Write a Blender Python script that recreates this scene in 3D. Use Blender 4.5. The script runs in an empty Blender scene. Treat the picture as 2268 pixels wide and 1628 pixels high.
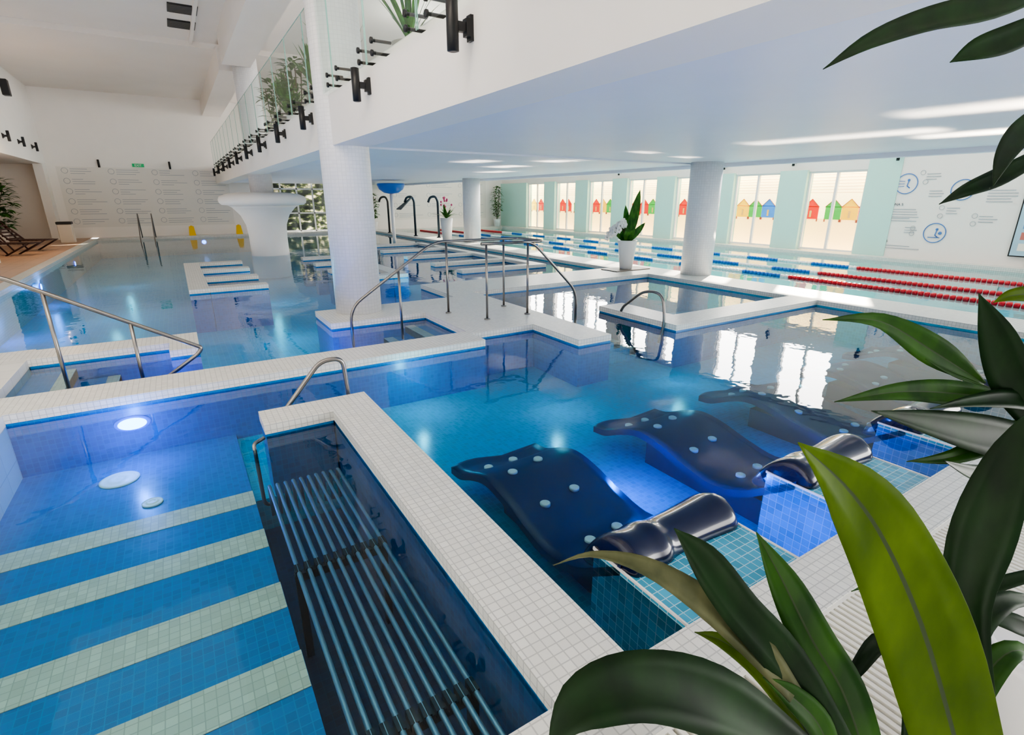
import bpy, math, random
from mathutils import Vector, Matrix
random.seed(7)
R=math.radians
S=bpy.context.scene
COL=S.collection
CAMZ=1.75; YAW=R(32); PITCH=R(18); FPX=1150.0
try:
    S.view_settings.look='AgX - Medium High Contrast'
except Exception as ex: print(ex)
# ---------------------------------------------------------------- materials
def lin(c):
    return tuple(((v/255)/12.92 if v/255<=.04045 else ((v/255+.055)/1.055)**2.4) for v in c)
def mat(name,c,rough=.5,metal=0,emit=0,ecol=None,coat=0,noise=0,nscale=6,alpha=1):
    m=bpy.data.materials.new(name); m.use_nodes=True
    nt=m.node_tree; b=nt.nodes['Principled BSDF']
    col=lin(c)+(1,)
    b.inputs['Base Color'].default_value=col
    b.inputs['Roughness'].default_value=rough
    b.inputs['Metallic'].default_value=metal
    b.inputs['Coat Weight'].default_value=coat
    if emit:
        b.inputs['Emission Color'].default_value=lin(ecol or c)+(1,)
        b.inputs['Emission Strength'].default_value=emit
    if noise:
        n=nt.nodes.new('ShaderNodeTexNoise'); n.inputs['Scale'].default_value=nscale; n.inputs['Detail'].default_value=5
        tc=nt.nodes.new('ShaderNodeTexCoord'); nt.links.new(tc.outputs['Object'],n.inputs['Vector'])
        mx=nt.nodes.new('ShaderNodeMix'); mx.data_type='RGBA'
        mx.inputs[6].default_value=col
        mx.inputs[7].default_value=tuple(v*(1-noise) for v in col[:3])+(1,)
        nt.links.new(n.outputs['Fac'],mx.inputs[0]); nt.links.new(mx.outputs[2],b.inputs['Base Color'])
    return m
def mosaic(name,c,mortar,s=.045,w=.1,rough=.25,var=.12,emit=0):
    m=bpy.data.materials.new(name); m.use_nodes=True
    nt=m.node_tree; N=nt.nodes; L=nt.links; b=N['Principled BSDF']
    geo=N.new('ShaderNodeNewGeometry')
    sp=N.new('ShaderNodeSeparateXYZ'); L.new(geo.outputs['Position'],sp.inputs[0])
    sn=N.new('ShaderNodeSeparateXYZ'); L.new(geo.outputs['True Normal'],sn.inputs[0])
    def M(op,a,bv=None):
        n=N.new('ShaderNodeMath'); n.operation=op
        if hasattr(a,'links'): L.new(a,n.inputs[0])
        else: n.inputs[0].default_value=a
        if bv is not None:
            if hasattr(bv,'links'): L.new(bv,n.inputs[1])
            else: n.inputs[1].default_value=bv
        return n.outputs[0]
    res=None
    for i in range(3):
        fr=M('FRACT',M('DIVIDE',sp.outputs[i],s))
        ln=M('LESS_THAN',fr,w)
        na=M('LESS_THAN',M('ABSOLUTE',sn.outputs[i]),.6)
        k=M('MULTIPLY',ln,na)
        res=k if res is None else M('MAXIMUM',res,k)
    off=N.new('ShaderNodeVectorMath'); off.operation='MULTIPLY_ADD'; off.inputs[1].default_value=(-.002,-.002,-.002)
    L.new(geo.outputs['True Normal'],off.inputs[0]); L.new(geo.outputs['Position'],off.inputs[2])
    sc=N.new('ShaderNodeVectorMath'); sc.operation='SCALE'; sc.inputs['Scale'].default_value=1/s
    L.new(off.outputs[0],sc.inputs[0])
    fl=N.new('ShaderNodeVectorMath'); fl.operation='FLOOR'; L.new(sc.outputs[0],fl.inputs[0])
    wn=N.new('ShaderNodeTexWhiteNoise'); L.new(fl.outputs[0],wn.inputs['Vector'])
    mv=N.new('ShaderNodeMix'); mv.data_type='RGBA'
    cc=lin(c)
    mv.inputs[6].default_value=tuple(v*(1-var) for v in cc)+(1,); mv.inputs[7].default_value=tuple(min(1,v*(1+var)) for v in cc)+(1,)
    L.new(wn.outputs['Value'],mv.inputs[0])
    mx=N.new('ShaderNodeMix'); mx.data_type='RGBA'; mx.inputs[7].default_value=lin(mortar)+(1,)
    L.new(res,mx.inputs[0]); L.new(mv.outputs[2],mx.inputs[6]); L.new(mx.outputs[2],b.inputs['Base Color'])
    b.inputs['Roughness'].default_value=rough
    return m
WHITE=mat('plaster_white',(238,235,231),.6,noise=.05,nscale=2)
CEIL=mat('ceiling_paint',(224,229,241),.45,noise=.10,nscale=1.2)
CEILHI=mat('ceiling_paint_hall',(234,227,220),.6,noise=.12,nscale=.6)
GROOVE=mat('groove_grey',(110,116,128),.7)
MWHITE=mosaic('mosaic_white',(218,218,212),(180,181,177),.045,.12,.35,.06)
MCOL=mosaic('mosaic_column',(228,229,232),(214,216,220),.05,.12,.4,.03)
MBLUE=mosaic('mosaic_blue',(0,112,176),(6,130,188),.045,.1,.3,.12)
MTEAL=mosaic('mosaic_teal',(0,154,192),(50,174,204),.045,.1,.3,.12)
MLANE=mosaic('mosaic_lane',(80,205,220),(130,220,230),.08,.1,.3,.08)
MFAR=mosaic('mosaic_farpool',(30,185,232),(90,205,238),.08,.1,.3,.08)
MBLOCK=mosaic('mosaic_block',(70,160,190),(165,210,222),.05,.09,.2,.22)
MDARK=mosaic('mosaic_navy',(2,44,86),(6,58,98),.045,.1,.3,.2)
MSTEP=mosaic('mosaic_step_white',(218,202,182),(190,176,158),.045,.1,.3,.12)
TERRA=mosaic('deck_terracotta',(196,162,136),(160,130,110),.3,.03,.5,.06)
MINT=mat('mint_paint',(184,228,219),.5,noise=.04)
STEEL=mat('brushed_steel',(140,136,132),.28,metal=1)
BLACK=mat('black_metal',(14,16,20),.4)
DARKSTEEL=mat('dark_steel',(50,62,74),.35,metal=.8)
BENCH=mat('bench_steel',(140,164,184),.28,metal=.55)
FRAME=mat('window_frame_white',(235,236,236),.4)
NAVY=mat('navy_fibreglass',(2,12,52),.18,coat=.3,noise=.4,nscale=5)
NAVYBED=mat('navy_bed',(3,30,88),.35,noise=.6,nscale=4)
NOZ=mat('nozzle_white',(235,236,228),.35)
GRATE=mat('grate_plastic',(228,226,216),.4)
DECK=mosaic('deck_tile',(214,214,208),(180,180,176),.3,.02,.45,.04)
BRASS=mat('brass_drain',(120,95,60),.4,metal=.7)
def leafmat(name,c1,c2,rough=.45):
    m=bpy.data.materials.new(name); m.use_nodes=True; nt=m.node_tree; b=nt.nodes['Principled BSDF']
    n=nt.nodes.new('ShaderNodeTexNoise'); n.inputs['Scale'].default_value=14; n.inputs['Detail'].default_value=6
    tc=nt.nodes.new('ShaderNodeTexCoord'); mp=nt.nodes.new('ShaderNodeMapping'); mp.inputs['Scale'].default_value=(1,1,.3)
    nt.links.new(tc.outputs['Object'],mp.inputs[0]); nt.links.new(mp.outputs[0],n.inputs['Vector'])
    cr=nt.nodes.new('ShaderNodeValToRGB'); cr.color_ramp.elements[0].position=.35; cr.color_ramp.elements[1].position=.7
    cr.color_ramp.elements[0].color=lin(c1)+(1,); cr.color_ramp.elements[1].color=lin(c2)+(1,)
    nt.links.new(n.outputs['Fac'],cr.inputs[0]); nt.links.new(cr.outputs[0],b.inputs['Base Color'])
    b.inputs['Roughness'].default_value=rough; b.inputs['Specular IOR Level'].default_value=.2
    return m
LDARK=leafmat('leaf_dark',(8,28,10),(20,48,18))
LMID=leafmat('leaf_mid',(22,54,14),(46,84,20))
LLIME=leafmat('leaf_lime',(48,72,2),(74,98,6))
LRIB=mat('leaf_rib',(30,50,10),.5)
LBROWN=leafmat('leaf_dry',(60,66,44),(96,98,70))
LGREEN=leafmat('leaf_small',(26,76,24),(80,134,52))
STEM=mat('stem_brown',(70,58,36),.7)
PETAL=mat('orchid_petal_white',(245,242,240),.5)
PINK=mat('orchid_petal_pink',(205,80,130),.5)
POTW=mat('pot_white_glazed',(236,236,236),.25)
POTG=mat('pot_grey',(150,146,140),.5)
SOIL=mat('soil',(50,38,28),.9)
WOOD=mat('dark_wood',(62,30,22),.5,noise=.3)
# ---------------------------------------------------------------- mesh builder
class MB:
    def __init__(s): s.v=[]; s.f=[]; s.mi=[]; s.sm=[]
    def addv(s,vs):
        n=len(s.v); s.v+= [tuple(v) for v in vs]; return n
    def face(s,idx,mi=0,sm=False): s.f.append(tuple(idx)); s.mi.append(mi); s.sm.append(sm)
    def box(s,x0,x1,y0,y1,z0,z1,mi=0):
        n=s.addv([(x0,y0,z0),(x1,y0,z0),(x1,y1,z0),(x0,y1,z0),(x0,y0,z1),(x1,y0,z1),(x1,y1,z1),(x0,y1,z1)])
        for q in ((3,2,1,0),(4,5,6,7),(0,1,5,4),(1,2,6,5),(2,3,7,6),(3,0,4,7)): s.face([n+i for i in q],mi)
        return s
    def prism(s,poly,z0,z1,mi=0):
        k=len(poly); n=s.addv([(p[0],p[1],z0) for p in poly]+[(p[0],p[1],z1) for p in poly])
        s.face([n+i for i in range(k)][::-1],mi); s.face([n+k+i for i in range(k)],mi)
        for i in range(k):
            j=(i+1)%k; s.face((n+i,n+j,n+k+j,n+k+i),mi)
        return s
    def tube(s,pts,r,n=10,mi=0,cap=True,radii=None):
        pts=[Vector(p) for p in pts]; rings=[]
        prev=None
        for i,p in enumerate(pts):
            t=(pts[min(i+1,len(pts)-1)]-pts[max(i-1,0)])
            if t.length<1e-9: t=Vector((0,0,1))
            t.normalize()
            if prev is None:
                a=Vector((0,0,1)) if abs(t.z)<.9 else Vector((1,0,0))
                u=t.cross(a).normalized()
            else:
                u=(prev-t*prev.dot(t)).normalized()
            prev=u; w=t.cross(u)
            rr=radii[i] if radii else r
            rings.append(s.addv([p+u*rr*math.cos(2*math.pi*k/n)+w*rr*math.sin(2*math.pi*k/n) for k in range(n)]))
        for a,b in zip(rings,rings[1:]):
            for k in range(n):
                j=(k+1)%n; s.face((a+k,a+j,b+j,b+k),mi,True)
        if cap:
            s.face([rings[0]+k for k in range(n)][::-1],mi); s.face([rings[-1]+k for k in range(n)],mi)
        return s
    def lathe(s,prof,n=32,cx=0,cy=0,mi=0,sm=True,axis='z'):
        rings=[]
        for r,z in prof:
            vs=[]
            for k in range(n):
                a=2*math.pi*k/n
                if axis=='z': vs.append((cx+r*math.cos(a),cy+r*math.sin(a),z))
                elif axis=='y': vs.append((cx+r*math.cos(a),z,cy+r*math.sin(a)))
                else: vs.append((z,cx+r*math.cos(a),cy+r*math.sin(a)))
            rings.append(s.addv(vs))
        for a,b in zip(rings,rings[1:]):
            for k in range(n):
                j=(k+1)%n; s.face((a+k,a+j,b+j,b+k),mi,sm)
        s.face([rings[0]+k for k in range(n)][::-1],mi); s.face([rings[-1]+k for k in range(n)],mi)
        return s
    def ball(s,c,r,mi=0,n=8,sc=(1,1,1)):
        rings=[]
        m=n//2+1
        for i in range(1,m):
            ph=math.pi*i/m
            rings.append(s.addv([(c[0]+r*sc[0]*math.sin(ph)*math.cos(2*math.pi*k/n),c[1]+r*sc[1]*math.sin(ph)*math.sin(2*math.pi*k/n),c[2]+r*sc[2]*math.cos(ph)) for k in range(n)]))
        for a,b in zip(rings,rings[1:]):
            for k in range(n):
                j=(k+1)%n; s.face((a+k,b+k,b+j,a+j),mi,True)
        t=s.addv([(c[0],c[1],c[2]+r*sc[2])]); d=s.addv([(c[0],c[1],c[2]-r*sc[2])])
        for k in range(n):
            j=(k+1)%n; s.face((t,rings[0]+k,rings[0]+j),mi,True); s.face((d,rings[-1]+j,rings[-1]+k),mi,True)
        return s
    def blade(s,pts,hw,side=None,fold=.18,mi=0,rib=None):
        P=[Vector(p) for p in pts]; rows=[]
        U=[-1,-.5,-.05,.05,.5,1] if rib is not None else [-1,-.5,0,.5,1]
        for i,p in enumerate(P):
            t=(P[min(i+1,len(P)-1)]-P[max(i-1,0)]).normalized()
            sd=side if side is not None else Vector((0,0,1))
            u=t.cross(sd)
            if u.length<1e-4: u=t.cross(Vector((1,0,0)))
            u.normalize(); nn=u.cross(t).normalized(); w=max(hw[i],.0008)
            rows.append(s.addv([p+u*w*k+nn*w*fold*(1-(1-abs(k))**1.6 if abs(k)>.06 else 0) for k in U]))
        for a,b in zip(rows,rows[1:]):
            for k in range(len(U)-1): s.face((a+k,a+k+1,b+k+1,b+k),(rib if (rib is not None and k==2) else mi),True)
        return s
    def obj(s,name,mats,parent=None,loc=(0,0,0),bevel=0,label=None,rot=0):
        me=bpy.data.meshes.new(name); me.from_pydata(s.v,[],s.f)
        for m in (mats if isinstance(mats,(list,tuple)) else [mats]): me.materials.append(m)
        me.polygons.foreach_set('material_index',s.mi); me.polygons.foreach_set('use_smooth',s.sm)
        me.update()
        o=bpy.data.objects.new(name,me); COL.objects.link(o); o.location=loc; o.rotation_euler[2]=rot
        if parent: o.parent=parent
        if bevel:
            b=o.modifiers.new('bevel','BEVEL'); b.width=bevel; b.segments=2; b.limit_method='ANGLE'
        if label: o['label']=label
        return o
def meta(o,label,cat,group=None):
    o['label']=label; o['category']=cat
    if group: o['group']=group
    return o
def root(name,loc,label,cat,group=None,rot=0):
    e=bpy.data.objects.new(name,None); e.empty_display_size=.2; COL.objects.link(e); e.location=loc; e.rotation_euler[2]=rot
    return meta(e,label,cat,group)
def struct(name,x0,x1,y0,y1,z0,z1,m,label=None):
    c=((x0+x1)/2,(y0+y1)/2,(z0+z1)/2)
    o=MB().box(x0-c[0],x1-c[0],y0-c[1],y1-c[1],z0-c[2],z1-c[2]).obj(name,m,loc=c)
    o['kind']='structure'
    if label: o['label']=label
    return o
def copytree(r,loc,rot=None,link=True):
    n=r.copy(); COL.objects.link(n); n.location=loc
    if rot is not None: n.rotation_euler[2]=rot
    for ch in r.children:
        c=ch.copy(); c.parent=n; COL.objects.link(c)
    return n
def roundpath(pts,rad,seg=6):
    P=[Vector(p) for p in pts]; out=[P[0]]
    for i in range(1,len(P)-1):
        a=(P[i-1]-P[i]); b=(P[i+1]-P[i]); r=min(rad,a.length*.45,b.length*.45)
        p0=P[i]+a.normalized()*r; p1=P[i]+b.normalized()*r
        for k in range(seg+1):
            t=k/seg; out.append(p0*(1-t)**2+P[i]*2*t*(1-t)+p1*t*t)
    out.append(P[-1]); return out
def smoothpath(pts,n=14,vals=None):
    P=[Vector(p) for p in pts]; out=[];vo=[]
    m=len(P)-1
    for k in range(n+1):
        u=k/n*m; i=min(int(u),m-1); t=u-i
        p0=P[max(i-1,0)];p1=P[i];p2=P[i+1];p3=P[min(i+2,m)]
        out.append(.5*((2*p1)+(p2-p0)*t+(2*p0-5*p1+4*p2-p3)*t*t+(3*p1-p0-3*p2+p3)*t**3))
        if vals:
            w=[vals[max(i-1,0)],vals[i],vals[i+1],vals[min(i+2,m)]]
            vo.append(.5*((2*w[1])+(w[2]-w[0])*t+(2*w[0]-5*w[1]+4*w[2]-w[3])*t*t+(3*w[1]-w[0]-3*w[2]+w[3])*t**3))
    return (out,vo) if vals else out
# ---------------------------------------------------------------- shell: floors
def fl(x0,x1,y0,y1,m,z1=.1,z0=-1.0): return struct('floor',x0,x1,y0,y1,z0,z1,m)
fl(-7.5,-1.43,-4,5.42,DECK); fl(-7.5,-1.6,5.42,7.35,DECK); fl(-7.5,-1.6,7.35,7.8,MWHITE)
fl(-7.5,-3.25,7.8,30,TERRA); fl(-3.25,-3.0,7.8,29.2,MWHITE)
fl(-1.43,.17,-4,.2,DECK)
fl(.17,9.1,-4,.3,DECK); fl(.17,9.1,.8,1.05,MWHITE)
fl(.17,9.1,.3,.8,DECK,z1=.06)
fl(17.5,18.3,-4,30,MWHITE); fl(-3.0,17.5,29.2,30,MWHITE)
RZ=-.52
fl(-3.2,9.1,7.3,29.2,MFAR,z1=-.75,z0=-1)
fl(1.19,9.1,1.05,7.3,MTEAL,z1=RZ,z0=-1)
fl(.17,1.19,4.1,7.3,MTEAL,z1=RZ-.003,z0=-1)
fl(-1.6,.165,.2,7.3,MBLUE,z1=-.47,z0=-1)
fl(.17,.84,1.05,4.1,MDARK,z1=-.8,z0=-1)
fl(10.1,17.5,-4,29.2,MLANE,z1=-.9,z0=-1)
# water
def watermat(name,tint,strength=.07):
    m=bpy.data.materials.new(name); m.use_nodes=True; nt=m.node_tree; N=nt.nodes; L=nt.links
    N.clear(); out=N.new('ShaderNodeOutputMaterial'); mix=N.new('ShaderNodeMixShader')
    tr=N.new('ShaderNodeBsdfTransparent'); tr.inputs[0].default_value=tint+(1,)
    gl=N.new('ShaderNodeBsdfGlossy'); gl.inputs['Roughness'].default_value=.012; gl.inputs[0].default_value=(1,1,1,1)
    fr=N.new('ShaderNodeFresnel'); fr.inputs['IOR'].default_value=1.34
    tc=N.new('ShaderNodeTexCoord')
    n1=N.new('ShaderNodeTexNoise'); n1.inputs['Scale'].default_value=2.2; n1.inputs['Detail'].default_value=3
    b=N.new('ShaderNodeBump'); b.inputs['Strength'].default_value=strength; b.inputs['Distance'].default_value=.05
    L.new(tc.outputs['Object'],n1.inputs['Vector']); L.new(n1.outputs['Fac'],b.inputs['Height'])
    L.new(b.outputs[0],gl.inputs['Normal']); L.new(b.outputs[0],fr.inputs['Normal'])
    L.new(fr.outputs[0],mix.inputs[0]); L.new(tr.outputs[0],mix.inputs[1]); L.new(gl.outputs[0],mix.inputs[2])
    L.new(mix.outputs[0],out.inputs[0]); return m
WATER=watermat('water',(.68,.96,.99)); WATERL=watermat('water_lane',(.8,.97,.98),.12)
def water(x0,x1,y0,y1,label,m=WATER):
    mb=MB(); cx,cy=(x0+x1)/2,(y0+y1)/2
    n=mb.addv([(x0-cx,y0-cy,0),(x1-cx,y0-cy,0),(x1-cx,y1-cy,0),(x0-cx,y1-cy,0)]); mb.face((n,n+1,n+2,n+3))
    o=mb.obj('pool_water',m,loc=(cx,cy,0)); meta(o,label,'water'); o['kind']='stuff'
water(-3.0,9.1,7.3,29.2,'calm clear blue water of the large leisure pool')
water(-1.6,9.1,.2,7.3,'calm clear blue water around the massage loungers')
water(10.1,17.5,-4,29.2,'turquoise water of the swimming lane pool',WATERL)
# ---------------------------------------------------------------- partition walls
def divider(parts,label,mt=MWHITE,side=MBLUE):
    cx=sum((p[0]+p[1])/2 for p in parts)/len(parts); cy=sum((p[2]+p[3])/2 for p in parts)/len(parts)
    mb=MB()
    for x0,x1,y0,y1 in parts:
        mb.box(x0-cx,x1-cx,y0-cy,y1-cy,.02,.1,0); mb.box(x0-cx+.006,x1-cx-.006,y0-cy+.006,y1-cy-.006,-1,.019,1)
    o=mb.obj('pool_divider_wall',[mt,side],loc=(cx,cy,0)); meta(o,label,'pool wall'); return o
divider([(.84,1.19,.8,4.42),(.32,.84,4.1,4.42)],'L-shaped white mosaic pool wall beside the steel bubble bench')
divider([(-1.6,3.0,5.42,5.92)],'long white mosaic pool wall crossing between two basins')
divider([(-1.6,0.0,7.3,7.75),(-.3,0.0,6.9,7.3)],'white mosaic rim beside the entry steps with the steel rail')
divider([(3.0,4.5,5.8,8.3),(3.97,4.5,4.8,5.8),(1.6,3.0,7.3,8.3)],'white mosaic platform carrying the arched handrail and a column')
divider([(4.0,9.1,8.6,9.9),(3.97,4.5,8.3,8.6)],'white mosaic walkway holding the orchid pot')
divider([(5.6,9.1,4.7,5.2),(5.6,6.1,5.2,6.3)],'white mosaic pool wall with a small curved grab rail')
divider([(9.1,10.1,-4,29.2)],'long white mosaic wall between leisure pool and swimming lanes',side=MTEAL)
def comb(x0,x1,spx0,spx1,ys,label):
    parts=[(spx0,spx1,ys[0],ys[-1]+.3)]
    for y in ys:
        parts.append((x0,spx0,y,y+.32) if spx0>x0 else (spx1,x1,y,y+.32))
    o=divider(parts,label); o.name='bubble_bench'; o['category']='pool bench'
comb(0,1.4,0,.35,[11.6,13.1,14.7,16.4],'white mosaic comb-shaped pool bench with four arms')
comb(3.0,4.4,4.05,4.4,[11.6,13.1,14.7,16.4],'white mosaic comb-shaped pool bench near the mushroom fountain')
comb(5.7,8.2,7.9,8.2,[11.4,13.0,15.0,17.2,19.6],'white mosaic comb-shaped pool bench beside the swimming lanes')
# ---------------------------------------------------------------- steps
def stepset(items,label,mats,name='pool_steps'):
    mb=MB(); x=[i[0] for i in items]; y=[i[2] for i in items]; cx,cy=x[0],y[0]
    for (x0,x1,y0,y1,z0,z1,mi) in items: mb.box(x0-cx,x1-cx,y0-cy,y1-cy,z0,z1,mi)
    o=mb.obj(name,mats,loc=(cx,cy,0)); return meta(o,label,'steps')
it=[]
ys=[(3.88,4.1,-.42),(3.2,3.42,-.36),(2.5,2.72,-.29),(1.88,2.1,-.22),(1.0,1.22,-.15)]
for i,(a,b,z) in enumerate(ys):
    y0=ys[i+1][1] if i+1<len(ys) else .2
    it.append((-1.43,.17,y0,b,-.9,z-.004,0)); it.append((-1.43,.168,a,b,z-.03,z,1))
stepset(it,'submerged blue mosaic steps with pale nosing stripes',[MBLUE,MSTEP])
it=[]
for i in range(4):
    x0=-1.59+i*.38; it.append((x0,x0+.38,5.94,7.28,-.75,-.06-.14*i-.004,0)); it.append((x0+.26,x0+.38,5.94,7.28,-.1-.14*i-.06,-.06-.14*i,1))
stepset(it,'submerged entry steps descending beside the steel rail',[MBLUE,MSTEP])
it=[]
for i in range(4):
    x1=3.0-i*.34; it.append((x1-.34,x1,5.94,7.28,-.75,-.06-.14*i-.004,0)); it.append((x1-.34,x1-.2,5.94,7.28,-.1-.14*i-.06,-.06-.14*i,1))
stepset(it,'submerged steps lit blue beneath the arched handrail',[MBLUE,MSTEP])
it=[]
for i in range(3):
    x0=4.51+i*.32; it.append((x0,x0+.32,5.3,6.5,-.75,-.06-.14*i-.004,0)); it.append((x0+.2,x0+.32,5.3,6.5,-.1-.14*i-.06,-.06-.14*i,1))
stepset(it,'submerged steps descending from the mosaic platform',[MTEAL,MSTEP])
# ---------------------------------------------------------------- steel bubble bench
b=root('steel_bubble_bench',(.5,2.5,-.2),'submerged bench of parallel stainless steel tubes on brackets','bench')
nb=10
for i in range(nb):
    x=-.24+i*.48/(nb-1)
    y0=-1.42; y1=1.2
    mb2=MB().tube(roundpath([(x,y1,-.25),(x,y1+.02,0),(x,y0,0),(x,y0-.02,-.25)],.06,5),.0125,10)
    mb2.obj('bench_tube',BENCH,parent=b)
for yy in (-1.0,.15):
    q=MB().box(-.26,.26,yy-.02,yy+.02,-.07,-.02)
    for i in range(nb):
        x=-.24+i*.48/(nb-1); q.box(x-.017,x+.017,yy-.035,yy+.035,-.03,.012)
    q.box(-.26,-.22,yy-.02,yy+.02,-.6,-.03); q.box(.22,.26,yy-.02,yy+.02,-.6,-.03)
    q.obj('bench_bracket',DARKSTEEL,parent=b)
# ---------------------------------------------------------------- handrails
def rail(label,base,main,posts,r=.02,name='handrail',rad=.12):
    e=root(name,base,label,'handrail'); bx,by,bz=base
    L=lambda p:(p[0]-bx,p[1]-by,p[2]-bz)
    for k,m_ in enumerate(main):
        MB().tube(roundpath([L(p) for p in m_],rad),r,12).obj('rail',STEEL,parent=e)
    for p0,p1 in posts:
        q=MB().tube([L(p0),L(p1)],r*.85,10)
        if p0[2]>.05: q.lathe([(.045,0),(.045,.012),(.02,.02)],14,cx=L(p0)[0],cy=L(p0)[1],mi=0)
        q.obj('post',STEEL,parent=e)
    return e
rail('brushed steel handrail sloping down to the entry steps',(-1.11,6.12,-.2),
     [[(-1.75,6.12,1.2),(-1.35,6.12,1.106),(.02,6.12,.28),(-.02,6.12,.22),(-.5,6.12,-.1)]],
     [((-1.11,6.12,-.2),(-1.11,6.12,.95)),((-.53,6.12,-.2),(-.53,6.12,.6))],rad=.05)
rail('tall arched steel handrail over the mosaic platform',(3.4,6.7,.1),
     [[(1.83,7.1,-.25),(1.83,7.1,.33),(3.1,7.1,1.16),(4.3,7.1,1.16),(4.55,7.1,1.16),(4.55,6.4,1.16),(4.3,6.4,1.16),(3.5,6.4,1.16)],
      [(4.0,6.4,1.16),(4.35,6.4,1.16),(5.2,6.4,.36),(5.2,6.4,-.25)]],
     [((3.3,7.1,.1),(3.3,7.1,1.16)),((4.28,7.1,.1),(4.28,7.1,1.16)),((3.58,6.4,.1),(3.58,6.4,1.16)),((4.27,6.4,.1),(4.27,6.4,1.16)),((2.55,7.1,-.3),(2.55,7.1,.8))],rad=.2)
rail('short curved steel grab rail on the mosaic wall end',(1.0,4.5,-.05),
     [[(.45,4.5,-.1),(.5,4.5,.0),(.86,4.5,.42),(1.05,4.5,.42),(1.07,4.5,.1),(1.07,4.5,-.05)]],[],rad=.12)
rail('small curved steel grab rail into the pool',(5.5,5.6,.0),
     [[(5.56,5.75,.12),(5.56,5.7,.2),(5.56,5.3,.5),(5.56,4.95,.5),(5.56,4.88,.1),(5.56,4.95,-.2)]],[],rad=.2)
rail('short vertical steel grab rail beside the bench',(.26,4.0,-.3),
     [[(.3,4.02,.03),(.22,3.95,.03),(.22,3.9,-.02),(.22,3.8,-.4),(.3,3.8,-.42)]],[],rad=.05,r=.014)
rail('pair of slanted steel ladder rails at the pool end',(-1.2,26,0),
     [[(-1.35,28.9,.1),(-1.35,28.6,1.2),(-1.35,27.2,.2),(-1.35,27,-.2)],[(-.85,28.9,.1),(-.85,28.6,1.2),(-.85,27.2,.2),(-.85,27,-.2)]],[],rad=.2)
# ---------------------------------------------------------------- columns
def column(x,y,z0,z1,label):
    mb=MB().lathe([(.34,z0),(.34,z1)],48)
    me=mb.obj('column',MCOL,loc=(x,y,0)); meta(me,label,'column','round mosaic columns')
MX=2.5
column(2.2,8.0,.1,5.4,'tall round white mosaic column standing on the pool platform')
column(MX,19.0,1.95,6.05,'round white column rising from the mushroom fountain')
column(10.0,8.0,.1,2.5,'round white mosaic column beside the swimming lanes')
column(10.0,19.0,.1,2.5,'round white mosaic column near an orchid pot')
e=root('mushroom_fountain',(MX,19.0,0),'white flared mushroom-shaped pool fountain around a column','fountain')
MB().lathe([(.36,-.74),(.6,-.7),(.57,.2),(.57,.6),(.6,.95),(.72,1.25),(.92,1.48),(1.05,1.56),(.36,1.6)],48).obj('stem',WHITE,parent=e)
MB().lathe([(.85,1.54),(1.2,1.57),(1.27,1.63),(1.29,1.72),(1.25,1.82),(1.05,1.9),(.7,1.94),(.3,1.95)],48).obj('cap',WHITE,parent=e)
e=root('mushroom_fountain',(8.0,22.5,-.75),'blue bowl-shaped water mushroom on a slim white stem','fountain')
MB().lathe([(.07,0),(.07,2.75)],20).obj('stem',WHITE,parent=e)
BLUEB=mat('blue_fibreglass',(30,110,200),.3)
MB().lathe([(.07,2.7),(.3,2.74),(.5,2.88),(.58,3.05),(.58,3.1),(.54,3.12),(.07,3.06)],32).obj('cap',BLUEB,parent=e)
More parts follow.
